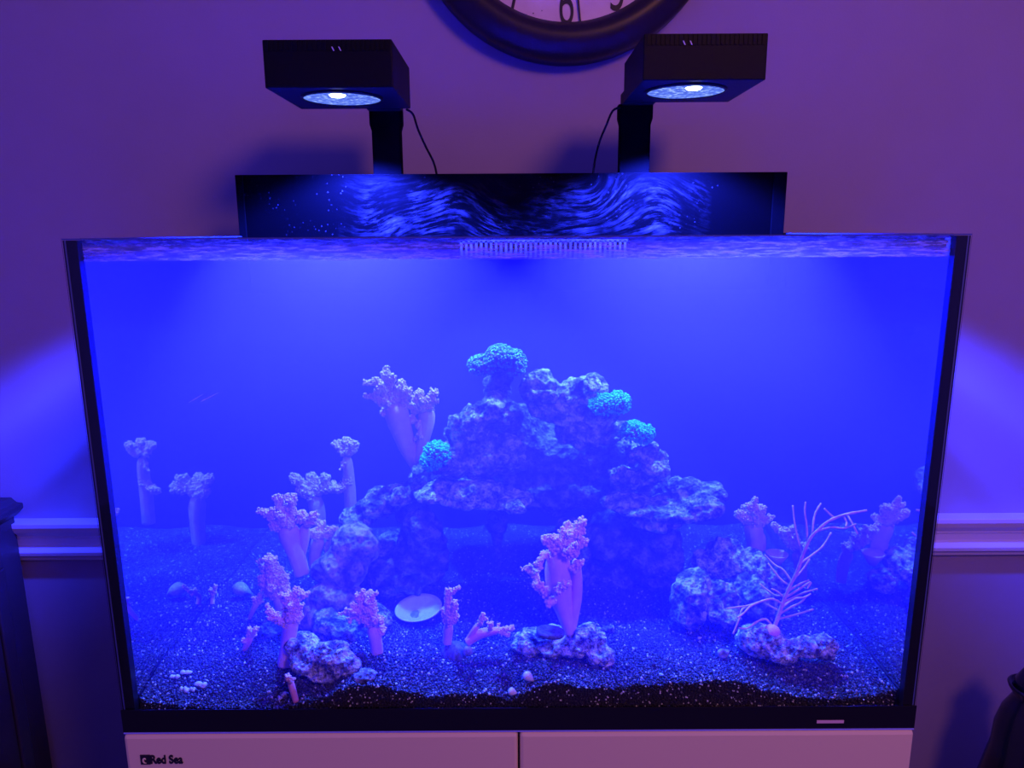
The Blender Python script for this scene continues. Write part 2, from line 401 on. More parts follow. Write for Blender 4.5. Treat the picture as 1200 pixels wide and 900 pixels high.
# polished rim edges
M['edge'] = mat('polished_glass_edge', (.10, .13, .35), .2)
for nm, b in (('rim_edge', (TX0, TX1, TY0 + .001, IY0, RIM_Z - .0016, RIM_Z - .0002)), ('rim_edge', (TX0, IX0, IY0, IY1, RIM_Z - .0016, RIM_Z - .0002)), ('rim_edge', (IX1, TX1, IY0, IY1, RIM_Z - .0016, RIM_Z - .0002))):
    pane(nm, *b, M['edge'])
# black silicone in the front corners, base trim
for x0, x1, xe in ((TX0 + .0005, IX0 + .0015, TX0 + .003), (IX1 - .0015, TX1 - .0005, TX1 - .003)):
    pane('silicone_seam', x0, x1, TY0 + .0012, IY0 + .001, TANK_Z, RIM_Z - .002, M['silicone'])
    pane('glass_edge', xe - .0007, xe + .0007, TY0 + .0007, TY0 + .0012, TANK_Z + .01, RIM_Z - .002, M['edge'])
zt_ = pix(600, 829, TY0).z
pane('base_trim', TX0 - .0005, TX1 + .0005, TY0 - .0012, TY0 - .0002, TANK_Z - .003, zt_, M['silicone'])
pane('painted_light_edge', TX0, TX1, TY0 - .002, TY0 + .002, TANK_Z - .0042, TANK_Z - .0028, mat('blue_light_paint', (.35, .40, .95), .3))  # added strip; light leaking from the tank is painted in its blue
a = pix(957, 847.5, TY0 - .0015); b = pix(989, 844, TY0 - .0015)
pane('painted_reflection', a.x, b.x, TY0 - .0018, TY0 - .0012, a.z, b.z, M['painted_reflection'])  # pale bar painting a reflection of the room on the black trim
# salt film above the water
mb = MB(); mb.box(IX0, IX1, IY0 - .0006, IY0, WATER_Z - .0005, RIM_Z - .001); f_ = mb.build('salt_film', M['film'], tank); f_['label'] = 'streaky dried salt above the waterline'
# faint scratches on the inside of the front glass
mb = MB()
for x0, y0, x1, y1 in ((221, 472, 238, 462), (235, 471, 256, 460), (236, 470, 242, 467)):
    p0, p1 = pix(x0, y0, IY0 - .001), pix(x1, y1, IY0 - .001)
    mb.tube([p0, (p0 + p1) / 2, p1], [.0001, .0004, .0001], 5)
s_ = mb.build('scratch', M['chip'], tank); s_['kind'] = 'stuff'

# overflow panel rising behind the rim, with comb
PY = 1.198
ov = thing('overflow_panel', 'black panel with wiped salt smears rising behind the tank rim', 'panel', (0, PY, 1.33))
pl, pr = pix(275, 205, PY), pix(923, 203, PY)
mb = MB(); mb.box(pl.x, pr.x, PY, PY + .005, 1.33, pl.z); mb.build('board', M['panel'], ov, bevel=.0008)
for x0, x1 in ((pl.x + .001, pl.x + .013), (pr.x - .022, pr.x - .001)):
    mb = MB(); mb.box(x0, x1, PY - .003, PY, 1.335, pl.z - .001); mb.build('end_strip', M['armblack'], ov, bevel=.0008)
ca, cb = pix(541, 300, PY - .006).x, pix(732, 300, PY - .006).x
mb = MB(); mb.box(ca - .004, cb + .004, PY - .008, PY, 1.408, 1.412); mb.box(ca - .004, cb + .004, PY - .008, PY, 1.384, 1.388)
nT = 34
for i in range(nT):
    x = ca + (cb - ca) * i / (nT - 1); mb.box(x - .0019, x + .0019, PY - .008, PY - .002, 1.386, 1.410)
mb.build('overflow_comb', noisy('algae_film_plastic', [(.3, (.02, .02, .03)), (.7, (.10, .10, .12))], 60, .5), ov)

# water: the haze fills it, light scatters inside
mb = MB(); mb.box(IX0 + .0005, IX1 - .0005, IY0 + .0004, IY1 - .001, IB + .001, WATER_Z)
wat = mb.build('water', M['water']); tag(wat, 'hazy blue-lit water filling the aquarium', 'water', kind='stuff')
bm = bmesh.new()
nx, ny = 60, 34
mb = MB()
vs = []; fs = []
for j in range(ny + 1):
    for i in range(nx + 1):
        x = IX0 + .001 + (IX1 - IX0 - .002) * i / nx; y = IY0 + .0006 + (IY1 - IY0 - .002) * j / ny
        z = WATER_Z + .0004 + .0006 * noise.noise(Vector((x * 14, y * 14, 3)))
        vs.append((x, y, z))
for j in range(ny):
    for i in range(nx):
        q = j * (nx + 1) + i; fs.append((q, q + 1, q + nx + 2, q + nx + 1))
mb.add(vs, fs); mb.build('water_surface', M['watertop'], wat, smooth=True, fix=False)

# ------------------------------------------------------------------ gravel bed
FP = [(140, 812), (180, 826), (240, 832), (320, 833), (370, 822), (415, 804), (450, 806), (500, 818), (560, 814), (600, 822), (640, 801), (700, 809), (790, 802), (860, 798), (905, 812), (960, 821), (1010, 819), (1075, 806)]
FPX = np.array([pix(a, b, IY0).x for a, b in FP]); FPZ = np.array([pix(a, b, IY0).z for a, b in FP])
def hs(x, y):
    zf = np.interp(x, FPX, FPZ) + .0012 * np.sin(x * 150) + .0009 * np.sin(x * 330 + 1) + .0006 * np.sin(x * 790)
    t = np.clip((y - IY0) / .075, 0, 1); t = t * t * (3 - 2 * t)
    zb = .912 + .004 * np.sin(x * 17 + 1) * np.sin(y * 21) + .003 * np.sin(x * 41 + y * 33)
    zb = zb - .012 * np.exp(-((x + .10) ** 2 + (y - .93) ** 2) / .006)
    return zf * (1 - t) + zb * t
def onsand(px, py):
    z = .912
    for _ in range(6):
        q = onplane(px, py, z); z = float(hs(q.x, q.y))
    return q
bed = thing('gravel_bed', 'bed of black and blue gravel covering the aquarium floor', 'gravel', (0, .98, IB), kind='stuff')
gx, gy = 90, 50
vs = []; fs = []
for j in range(gy + 1):
    for i in range(gx + 1):
        x = IX0 + .001 + (IX1 - IX0 - .002) * i / gx; y = IY0 + .0042 + (IY1 - IY0 - .006) * j / gy
        vs.append((x, y, float(hs(x, y)) - .0012))
for j in range(gy):
    for i in range(gx):
        q = j * (gx + 1) + i; fs.append((q, q + 1, q + gx + 2, q + gx + 1))
o0 = len(vs)
for i in range(gx + 1): vs.append((vs[i][0], vs[i][1], IB + .001))
for i in range(gx): fs.append((i, o0 + i, o0 + i + 1, i + 1))
mb = MB(); mb.add(vs, fs); mb.build('gravel_base', M['gravelbase'], bed, fix=False)['kind'] = 'stuff'

OCT = np.array([(1, 0, 0), (-1, 0, 0), (0, 1, 0), (0, -1, 0), (0, 0, 1), (0, 0, -1)], float)
OCF = np.array([(0, 2, 4), (2, 1, 4), (1, 3, 4), (3, 0, 4), (2, 0, 5), (1, 2, 5), (3, 1, 5), (0, 3, 5)])
def grains(name, P, R):
    n = len(P)
    q = RNG.normal(size=(n, 4)); q /= np.linalg.norm(q, axis=1)[:, None]
    a, b, c, d = q.T
    Rm = np.stack([np.stack([1 - 2 * (c * c + d * d), 2 * (b * c - a * d), 2 * (b * d + a * c)], -1),
                   np.stack([2 * (b * c + a * d), 1 - 2 * (b * b + d * d), 2 * (c * d - a * b)], -1),
                   np.stack([2 * (b * d - a * c), 2 * (c * d + a * b), 1 - 2 * (b * b + c * c)], -1)], 1)
    S = R[:, None, None] * RNG.uniform(.65, 1.3, (n, 6, 1))
    V = np.einsum('nij,nkj->nki', Rm, OCT[None] * S) + P[:, None, :]
    V = V.reshape(-1, 3); Fc = (OCF[None] + 6 * np.arange(n)[:, None, None]).reshape(-1, 3)
    me = bpy.data.meshes.new(name); me.vertices.add(len(V)); me.vertices.foreach_set('co', V.ravel())
    me.loops.add(Fc.size); me.loops.foreach_set('vertex_index', Fc.ravel().astype(np.int32))
    me.polygons.add(len(Fc)); me.polygons.foreach_set('loop_start', np.arange(0, Fc.size, 3, dtype=np.int32))
    me.update(calc_edges=True); me.validate()
    o = link(name, me, M['gravelfront' if 'front' in name else 'gravel'], bed); o['kind'] = 'stuff'; return o
sx = .0026
X, Y = np.meshgrid(np.arange(IX0 + .003, IX1 - .003, sx), np.arange(IY0 + .003, IY1 - .004, sx))
X = (X + RNG.uniform(-.5, .5, X.shape) * sx).ravel(); Y = (Y + RNG.uniform(-.5, .5, Y.shape) * sx).ravel()
Z = np.array(hs(X, Y)) + RNG.uniform(-.0006, .0008, X.shape)
grains('gravel_grains', np.stack([X, Y, Z], 1), RNG.uniform(.0011, .0022, X.shape))
X, Zz = np.meshgrid(np.arange(IX0 + .003, IX1 - .003, sx), np.arange(IB + .002, .935, sx))
X = (X + RNG.uniform(-.5, .5, X.shape) * sx).ravel(); Zz = (Zz + RNG.uniform(-.5, .5, Zz.shape) * sx).ravel()
k_ = Zz < np.interp(X, FPX, FPZ) + RNG.uniform(-.002, .0025, X.shape); X, Zz = X[k_], Zz[k_]
grains('gravel_front', np.stack([X, np.full_like(X, IY0 + .0026), Zz], 1), RNG.uniform(.0009, .0015, X.shape))

# ------------------------------------------------------------------ lamps
def lens_lamp(side, label):
    s = -1 if side == 'l' else 1
    if s < 0: fx0, fx1, ex0, ex1 = 306, 460, 435, 470
    else: fx0, fx1, ex0, ex1 = 754, 899, 725, 762
    Yf, Yb = 1.02, 1.188
    y_t = 46 if s < 0 else 39; y_b = 103 if s < 0 else 94
    zt, zb = pix((fx0 + fx1) / 2, y_t, Yf).z, pix((fx0 + fx1) / 2, y_b, Yf).z
    x0, x1 = pix(fx0, (y_t + y_b) / 2, Yf).x + (.003 if s < 0 else 0), pix(fx1, (y_t + y_b) / 2, Yf).x
    cx, cy = (x0 + x1) / 2, (Yf + Yb) / 2
    th = thing('aquarium_lamp', label, 'lamp', (cx, cy, zb), 'aquarium lamps')
    mb = MB(); mb.box(x0, x1, Yf, Yb, zb, zt); mb.build('lamp_head', M['lampbody'], th, bevel=.0015)
    # vent ribs along the top band of the front
    nr = 26
    for i in range(nr):
        x = x0 + .006 + (x1 - x0 - .012) * i / (nr - 1)
        if i == 0: mb = MB()
        mb.box(x - .0019, x + .0019, Yf - .0012, Yf, zt - .014, zt - .001)
    mb.build('vent_ribs', M['lampbody'], th)['kind'] = 'stuff'
    # small two-stroke mark
    mb = MB(); mx_ = pix(394 if s < 0 else 806, 57 if s < 0 else 50, Yf - .002)
    for dx in (-.0045, .0045):
        mb.prism([(mx_.x + dx - .002, mx_.z + .0025), (mx_.x + dx - .0005, mx_.z + .0025), (mx_.x + dx + .002, mx_.z - .0025), (mx_.x + dx + .0005, mx_.z - .0025)], Yf - .0018, Yf - .0011)
    mb.build('maker_mark', M['lampmark'], th)
    lc = pix(400, 116.5, 1.085) if s < 0 else pix(804.5, 110, 1.085)
    lx, ly, lr = lc.x, 1.092, .0535
    mb = MB(); mb.lathe([(lr + .004, -.0015), (lr, -.003), (lr, .0), (lr + .004, .0)], (lx, ly, zb), seg=56, close=True); mb.build('lens_ring', M['black'], th, smooth=True)
    mb = MB(); mb.lathe([(.0001, -.0036), (lr * .5, -.0030), (lr, -.0014), (lr, -.0006), (.0001, -.0006)], (lx, ly, zb), seg=56); mb.build('lens', M['lens'], th, smooth=True)
    mb = MB(); mb.lathe([(.0001, -.006), (.009, -.0058), (.0115, -.0034), (.0001, -.0034)], (lx + .002, ly - .040, zb), seg=32); mb.build('led', M['led'], th, smooth=True)
    # arm
    AY0, AY1 = 1.2045, 1.2215
    a0, a1 = pix(ex0 + 1, 170, AY0).x, pix(ex1, 170, AY0).x
    mb = MB(); mb.prism([(a0, 1.36), (a1, 1.36), (a1, zb - .03), (a1 + .003, zb - .02), (a1 + .003, zb + .001), (a0 - .003, zb + .001), (a0 - .003, zb - .02), (a0, zb - .03)], AY0, AY1)
    arm = mb.build('mounting_arm', M['armblack'], th, bevel=.0015)
    mb = MB(); mb.box(max(a0 - .003, x0), min(a1 + .003, x1), Yb - .002, AY1, zb - .001, zb + .018); mb.build('arm_bracket', M['lampbody'], th, bevel=.0015)
    # power cord
    if s < 0: cps = [(476, 128), (484, 134), (490, 152), (499, 172), (508, 190), (512, 207), (513, 230)]
    else: cps = [(727, 126), (718, 130), (710, 148), (703, 165), (698, 184), (695, 205), (694, 230)]
    pts = [pix(a, b, 1.19 + .018 * min(1, i / 3)) for i, (a, b) in enumerate(cps)]
    cv = []
    for i in range(len(pts) - 1):
        p0, p1, p2, p3 = pts[max(i - 1, 0)], pts[i], pts[i + 1], pts[min(i + 2, len(pts) - 1)]
        for t in (0, .25, .5, .75):
            cv.append(.5 * ((2 * p1) + (p2 - p0) * t + (2 * p0 - 5 * p1 + 4 * p2 - p3) * t * t + (3 * p1 - p0 - 3 * p2 + p3) * t ** 3))
    mb = MB(); mb.tube(cv + [pts[-1]], .0018, 8); mb.build('power_cord', M['cord'], th, smooth=True)
    sl = bpy.data.lights.new('lamp_light', 'SPOT'); sl.energy = LAMP_ENERGY; sl.color = LAMP_COLOR; sl.spot_size = math.radians(130); sl.spot_blend = .22; sl.shadow_soft_size = .02
    so = bpy.data.objects.new('lamp_light', sl); COL.objects.link(so); so.parent = th
    so.location = (lx - cx, ly - cy, -.036)
    return th
lens_lamp('l', 'black square aquarium lamp glowing blue, at left, its right side facing the middle')
lens_lamp('r', 'black square aquarium lamp glowing blue, at right, just below the clock rim')

# ------------------------------------------------------------------ wall clock
ck = pix(661, 75, 1.38); RO = .272
cc = (ck.x + .003, WALL_Y, ck.z + RO)
clock = thing('wall_clock', 'round wall clock with wide dark wooden frame above the aquarium', 'clock', (cc[0], WALL_Y, cc[2]))
mb = MB(); mb.lathe([(.208, -.030), (.212, -.054), (.222, -.066), (.236, -.070), (.250, -.066), (.262, -.056), (.268, -.052), (RO, -.042), (RO, -.001), (.208, -.001)], cc, 'y', 96, True); mb.build('frame', M['darkwood'], clock, smooth=True)
mb = MB(); mb.lathe([(.0001, -.024), (.210, -.024), (.210, -.002), (.0001, -.002)], cc, 'y', 72); mb.build('dial', M['clockface'], clock)
FY = WALL_Y - .0250
for h in range(1, 13):
    an = math.radians(90 - 30 * h); rr = .176
    text_mesh('numeral', str(h), .115, M['ink'], clock, (cc[0] + rr * math.cos(an), FY, cc[2] + rr * math.sin(an)), xs=.52, extrude=.0004, offset=-.0009)
def hand(px_, py_, wd, name):
    e = pix(px_, py_, FY); d = Vector((e.x - cc[0], 0, e.z - cc[2])); n_ = Vector((-d.z, 0, d.x)).normalized()
    mb = MB(); a_ = Vector((cc[0], 0, cc[2])); b_ = a_ + d
    mb.prism([((a_ - n_ * wd).x, (a_ - n_ * wd).z), ((b_ - n_ * wd * .4).x, (b_ - n_ * wd * .4).z), ((b_ + n_ * wd * .4).x, (b_ + n_ * wd * .4).z), ((a_ + n_ * wd).x, (a_ + n_ * wd).z)], FY - .004, FY - .002)
    mb.build(name, M['ink'], clock)
hand(680, 27, .0030, 'minute_hand')
mb = MB()
for px_, py_, r_ in ((625, 15.5, .0012), (635, 12.5, .0009), (617, 17, .0008)):
    q = pix(px_, py_, FY); mb.blob((q.x, FY, q.z), (r_, .0003, r_), ICO1)
mb.build('age_spots', M['ink'], clock)['kind'] = 'stuff'

# ------------------------------------------------------------------ furniture at the frame's edges
q = pix(27, 589, WALL_Y - .02); X1 = q.x; ZT = q.z
side = thing('sideboard', 'dark wooden sideboard with moulded top at the left edge', 'sideboard', (X1 - .25, 1.0, 0))
mb = MB(); mb.box(X1 - .52, X1 - .020, .45, WALL_Y - .022, .05, ZT - .026); mb.build('body', M['espresso'], side, bevel=.002)
mb = MB(); mb.prism([(X1 - .55, ZT - .026), (X1 - .016, ZT - .026), (X1 - .006, ZT - .016), (X1, ZT - .010), (X1, ZT), (X1 - .012, ZT + .002), (X1 - .022, ZT + .012), (X1 - .55, ZT + .012)], .42, WALL_Y - .02); mb.build('top', M['espresso'], side, bevel=.0015)
mb = MB()
zz0, zz1, yy0, yy1 = .14, ZT - .11, .55, WALL_Y - .11
for b in ((yy0 - .03, yy1 + .03, zz0 - .03, zz0), (yy0 - .03, yy1 + .03, zz1, zz1 + .03), (yy0 - .03, yy0, zz0, zz1), (yy1, yy1 + .03, zz0, zz1)):
    mb.box(X1 - .020, X1 - .012, b[0], b[1], b[2], b[3])
mb.build('side_panel_frame', M['espresso'], side, bevel=.003)
mb = MB(); mb.box(X1 - .50, X1 - .03, .48, WALL_Y - .03, 0, .05); mb.build('plinth', M['espresso'], side)

vx = pix(1214, 810, 1.22); zl = pix(1186, 806, 1.22).z
vase = thing('floor_vase', 'tall dark glazed vase with flared lip at the right edge', 'vase', (vx.x, 1.22, 0))
kx = psize(1190, 820, 1.22)
mb = MB(); mb.lathe([(.0001, .0), (.055, .0), (.06, .01), (.10, zl - .36), (37 * kx, zl - .13), (36 * kx, zl - .09), (31 * kx, zl - .055), (22 * kx, zl - .025), (22 * kx, zl - .018), (27 * kx, zl - .006), (28.5 * kx, zl), (26 * kx, zl + .002), (20 * kx, zl - .01), (19 * kx, zl - .1), (.0001, zl - .1)], (vx.x, 1.22, 0), seg=48); mb.build('body', M['vase'], vase, smooth=True)
mb = MB(); mb.lathe([(20 * kx, zl - .002), (22 * kx, zl + .008), (15 * kx, zl + .03), (6 * kx, zl + .04), (3 * kx, zl + .06), (.0001, zl + .062)], (vx.x, 1.22, 0), seg=40); mb.build('lid', M['vase'], vase, smooth=True)

# ------------------------------------------------------------------ reef
def blob_rock(name, label, blobs, mt, cat='rock', group='live rocks in the aquarium', voxel=.0032, amp=.015, pit=.0055, seed=0, parent=None, base=None):
    mb = MB()
    if base:
        dl = onsand(*base).y + .6 * blobs[0][5] - blobs[0][2]
        blobs = [(a, b, c + dl, d, e, f) for a, b, c, d, e, f in blobs]
    for (px, py, Y, rx, ry, rd) in blobs:
        c = pix(px, py, Y); k = psize(px, py, Y)
        mb.blob(c, (rx * k, rd, ry * k), ICO3)
    me = bpy.data.meshes.new(name); me.from_pydata(mb.v, [], mb.f)
    t = bpy.data.objects.new(name, me); COL.objects.link(t)
    md = t.modifiers.new('r', 'REMESH'); md.mode = 'VOXEL'; md.voxel_size = voxel
    dg = bpy.context.evaluated_depsgraph_get()
    m2 = bpy.data.meshes.new_from_object(t.evaluated_get(dg)); bpy.data.objects.remove(t); bpy.data.meshes.remove(me)
    off = Vector((seed * 3.1, seed * 1.7, seed * 2.3))
    nv = len(m2.vertices); co = [v.co.copy() for v in m2.vertices]; no = [v.normal.copy() for v in m2.vertices]
    out = np.empty((nv, 3))
    for i in range(nv):
        p = co[i]; q = p * 22 + off
        d = noise.fractal(q, .9, 2.1, 4) * amp
        f1 = noise.voronoi(p * 95 + off)[0][0]
        d -= max(0.0, .42 - f1) * pit * 2.4
        f2 = noise.noise(p * 46 + off)
        if f2 > .22: d -= (f2 - .22) * pit * 5.0
        r = p + no[i] * d
        out[i] = r
    m2.vertices.foreach_set('co', out.ravel()); m2.update(); m2.name = name
    ob = link(name, m2, mt, parent, smooth=True)
    if label: tag(ob, label, cat, group)
    return ob

R = blob_rock
R('live_rock', 'large central rock body rising behind the two pale ledges', [(640, 530, 1.10, 76, 38, .05), (590, 520, 1.09, 48, 48, .05), (705, 530, 1.10, 55, 46, .05), (750, 570, 1.08, 36, 33, .05), (560, 560, 1.08, 56, 26, .055), (660, 575, 1.09, 90, 22, .06)], M['rockdark'], seed=1, voxel=.004)  # dark rock colour here paints the shade on the recessed body
R('live_rock', 'small cap rock on top of the reef, crusted with dull green polyps', [(583, 428, 1.03, 26, 14, .026), (585, 452, 1.04, 18, 26, .024), (590, 488, 1.05, 20, 24, .024)], M['rockdark'], seed=2)
R('live_rock', 'knobbly pale rock at the upper right of the reef top', [(634, 456, 1.01, 26, 14, .028), (682, 462, 1.01, 30, 20, .03), (655, 478, 1.02, 38, 18, .03), (700, 484, 1.02, 20, 16, .026), (690, 505, 1.03, 40, 18, .03)], M['rock'], seed=3, voxel=.0028)
R('live_rock', 'sloping rock on the left flank of the reef above the left ledge', [(578, 482, 1.0, 22, 24, .03), (552, 508, .99, 28, 30, .03), (524, 536, .985, 24, 18, .028), (580, 535, 1.0, 34, 26, .03)], M['rock'], seed=4)
R('live_rock', 'rough shoulder rock on the right flank below the green polyps', [(750, 528, 1.0, 20, 16, .026), (762, 545, 1.0, 17, 22, .026), (735, 562, 1.0, 22, 16, .026)], M['rock'], seed=5)
R('live_rock', 'pale flat ledge rock over the cave, left of the centre', [(505, 578, .985, 22, 8, .035), (545, 583, .985, 32, 7, .04), (595, 586, .985, 32, 9, .045), (545, 572, .99, 50, 12, .04)], M['rockpale'], seed=6, voxel=.0026, amp=.007)
R('live_rock', 'broad pale ledge rock with a raised lip, right of the centre', [(738, 590, .975, 34, 9, .045), (785, 596, .975, 40, 10, .045), (820, 590, .97, 26, 14, .04), (835, 578, .985, 16, 12, .03), (800, 570, 1.0, 22, 10, .025), (770, 608, .975, 30, 8, .04)], M['rock'], seed=7, voxel=.0026, amp=.007)
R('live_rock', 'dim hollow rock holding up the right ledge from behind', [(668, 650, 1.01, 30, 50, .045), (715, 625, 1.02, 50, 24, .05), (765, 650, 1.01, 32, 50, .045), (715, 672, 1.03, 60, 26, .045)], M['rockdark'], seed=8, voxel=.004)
R('live_rock', 'low rock beneath the tall soft coral at the left of the reef', [(440, 592, 1.0, 26, 16, .03), (468, 578, 1.0, 22, 14, .03), (420, 608, 1.0, 22, 16, .03), (488, 556, 1.0, 14, 14, .026)], M['rock'], seed=9)
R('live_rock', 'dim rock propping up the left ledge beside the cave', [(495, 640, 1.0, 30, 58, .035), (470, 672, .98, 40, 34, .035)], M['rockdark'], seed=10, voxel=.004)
R('live_rock', 'mauve boulder with round pits in the left rock pile', [(415, 640, .945, 30, 26, .032), (398, 668, .93, 34, 24, .03)], M['rockmauve'], seed=11, amp=.006)
R('live_rock', 'low mauve boulder at the foot of the left rock pile', [(392, 700, .905, 30, 22, .028), (370, 722, .89, 28, 16, .026)], M['rockmauve'], base=(385, 728), seed=12, amp=.006)
R('live_rock', 'jagged pale rock at the right of the left rock pile', [(440, 658, .93, 20, 16, .026), (455, 640, .95, 18, 16, .026), (428, 674, .93, 16, 12, .022), (462, 672, .95, 26, 14, .026)], M['rock'], base=(440, 690), seed=13, voxel=.0026)
R('live_rock', 'low grey rock lying behind the front left rock pile', [(395, 738, .86, 34, 12, .024), (430, 728, .875, 24, 14, .024)], M['rock'], base=(400, 752), seed=14, voxel=.0026)
R('live_rock', 'pale pitted rock nearest the front glass at left', [(360, 775, .825, 22, 16, .02), (385, 762, .825, 24, 14, .02), (400, 780, .82, 20, 16, .018), (355, 755, .84, 20, 10, .018), (378, 792, .815, 18, 10, .014)], M['rockpale'], base=(378, 802), seed=15, voxel=.0022, amp=.008, pit=.005)
R('live_rock', 'craggy pale rock pile right of the cave, upper part', [(850, 650, .955, 22, 18, .028), (838, 664, .95, 24, 16, .026), (880, 665, .95, 20, 14, .024), (905, 680, .95, 18, 14, .022)], M['rockpale'], seed=16, voxel=.0026)
R('live_rock', 'craggy pale rock right of the cave, resting on the gravel', [(815, 692, .925, 22, 22, .03), (840, 700, .925, 26, 22, .03), (850, 722, .90, 20, 16, .024), (808, 712, .915, 16, 18, .024), (885, 700, .95, 22, 22, .024)], M['rock'], base=(830, 738), seed=17, voxel=.0026)
R('live_rock', 'flat pale rock carrying the central soft coral', [(622, 752, .845, 20, 15, .022), (648, 760, .835, 22, 9, .02), (690, 748, .84, 24, 17, .024), (702, 766, .822, 16, 13, .018), (668, 758, .83, 22, 10, .02), (640, 742, .85, 24, 9, .02)], M['rockpale'], base=(665, 772), seed=18, voxel=.0022, amp=.008, pit=.005)
R('live_rock', 'pale pitted rock carrying the purple sea plume at right', [(892, 752, .85, 24, 22, .024), (915, 765, .835, 26, 15, .02), (940, 760, .84, 22, 12, .02), (965, 758, .845, 18, 15, .02), (905, 748, .85, 16, 14, .02)], M['rockpale'], base=(920, 780), seed=19, voxel=.0022, amp=.008, pit=.005)
R('live_rock', 'small dull stone behind the flat central rock', [(712, 735, .875, 9, 7, .01)], M['rock'], base=(712, 742), seed=20, voxel=.002, amp=.003)
R('live_rock', 'small low grey stone right of the leaning front left coral', [(310, 738, .872, 22, 8, .016)], M['rock'], base=(310, 746), seed=22, voxel=.002, amp=.004)
R('live_rock', 'small grey stone in front of the dark round snail', [(428, 792, .80, 14, 9, .012)], M['rock'], base=(428, 800), seed=23, voxel=.002, amp=.004)

def sub(pts, n=6):
    out = []
    for i in range(len(pts) - 1):
        p0, p1, p2, p3 = pts[max(i - 1, 0)], pts[i], pts[i + 1], pts[min(i + 2, len(pts) - 1)]
        for j in range(n):
            t = j / n
            out.append(.5 * ((2 * p1) + (p2 - p0) * t + (2 * p0 - 5 * p1 + 4 * p2 - p3) * t * t + (3 * p1 - p0 - 3 * p2 + p3) * t ** 3))
    return out + [pts[-1]]

def tree_coral(label, Y, stalks, fingers, group='soft tree corals', pol=1.55, dens=.9, mt='stalk', extra=4):
    """stalks: (points, radius list in px); fingers: (x0,y0,x1,y1,r_px) covered with polyps"""
    b0 = stalks[0][0][0]
    if Y is None: Y = onsand(*b0).y
    base = pix(b0[0], b0[1], Y)
    th = thing('soft_coral', label, 'coral', base, group)
    k = psize(b0[0], b0[1], Y)
    for pts, rad in stalks:
        P = [pix(a, b, Y + random.uniform(-.002, .002)) for a, b in pts]
        C = sub(P, 8); n = len(C)
        rr = np.interp(np.linspace(0, 1, n), np.linspace(0, 1, len(rad)), rad) * k
        for i in range(6):      # rounded top
            rr[n - 6 + i] *= math.sqrt(max(.02, 1 - ((i + 1) / 6.2) ** 2))
        seg = 20; mb = MB(); mb.tube(C, list(rr), seg)
        for vi in range(len(mb.v)):   # fleshy lengthwise folds
            ci = C[min(vi // seg, n - 1)]; v = Vector(mb.v[vi]); an = 2 * math.pi * (vi % seg) / seg
            f_ = 1 + .07 * math.sin(an * 4 + vi // seg * .05) + .04 * math.sin(an * 7 + 1)
            mb.v[vi] = tuple(ci + (v - ci) * f_)
        mb.build('stalk', M[mt], th, smooth=True)
    rnd = random.Random(len(label) * 7 + int(b0[0]))
    for (x0, y0, x1, y1, r, *fo) in fingers:
        mb = MB()
        dy = rnd.uniform(-.014, .004); f0 = fo[0] if fo else 0.0
        a = pix(x0, y0, Y + dy * .4 + f0); b = pix(x1, y1, Y + dy + f0)
        r *= .8; segs = [(a, b, r * k)]
        ax = (b - a)
        for e in range(extra):
            s0 = a + ax * rnd.uniform(.25, .95)
            dv = Vector((rnd.uniform(-1, 1), rnd.uniform(-1, .6), rnd.uniform(-.4, 1))).normalized()
            segs.append((s0, s0 + (dv + ax.normalized() * .6).normalized() * max(ax.length * rnd.uniform(.3, .5), 6 * k), r * k * .6))
        for si, (p, q, rr) in enumerate(segs):
            mid = (p + q) / 2 + Vector((rnd.uniform(-1, 1), rnd.uniform(-1, 1), rnd.uniform(-1, 1))) * rr * .5
            mb.tube(sub([p, mid, q], 3), [rr * ((1.25 if si == 0 else .9) - .11 * i) for i in range(7)], 8)
            Lq = (q - p).length; n = max(8, int(dens * Lq * rr * 2 * math.pi / ((pol * k) ** 2 * 1.5)))
            t_ = (q - p).normalized(); u_ = t_.orthogonal().normalized(); v_ = t_.cross(u_)
            for i in range(n):
                s = rnd.random() ** .75; an = rnd.uniform(0, 6.283)
                c = p + (q - p) * (s * 1.08) + (u_ * math.cos(an) + v_ * math.sin(an)) * rr * rnd.uniform(.8, 1.7) * (1 - .35 * s)
                ps = pol * k * rnd.uniform(.45, 1.1)
                mb.blob(c, (ps, ps, ps * 1.15), ICO1, .22)
        mb.build('polyp_branch', M['polyp'], th, smooth=True, fix=False)
    return th

tree_coral('tallest soft tree coral, two pale stalks, standing at the upper left of the reef', 1.035,
    [([(487, 548), (478, 525), (468, 495), (462, 472)], [5, 10, 13, 15]), ([(489, 545), (495, 520), (500, 495), (500, 478)], [5, 7, 9, 10])],
    [(462, 475, 440, 445, 5), (462, 470, 452, 438, 6), (466, 470, 470, 448, 6), (462, 480, 438, 464, 5), (472, 476, 478, 455, 5), (496, 480, 490, 460, 6), (502, 480, 508, 458, 5), (498, 484, 482, 476, 5), (488, 492, 458, 498, 3.5), (492, 492, 493, 512, 3), (455, 480, 448, 486, 4)], dens=1.0)
tree_coral('bushy soft tree coral on one thick stalk at the far left of the rock pile', .925,
    [([(354, 672), (348, 652), (341, 632), (336, 615)], [9, 10, 12, 13]), ([(352, 655), (356, 635), (358, 615)], [5, 6, 7])],
    [(335, 615, 312, 602, 6), (335, 612, 324, 582, 5), (338, 612, 338, 592, 7), (342, 610, 344, 582, 4), (330, 618, 318, 616, 6), (356, 612, 352, 600, 6), (360, 614, 368, 604, 6), (340, 616, 330, 604, 7)])
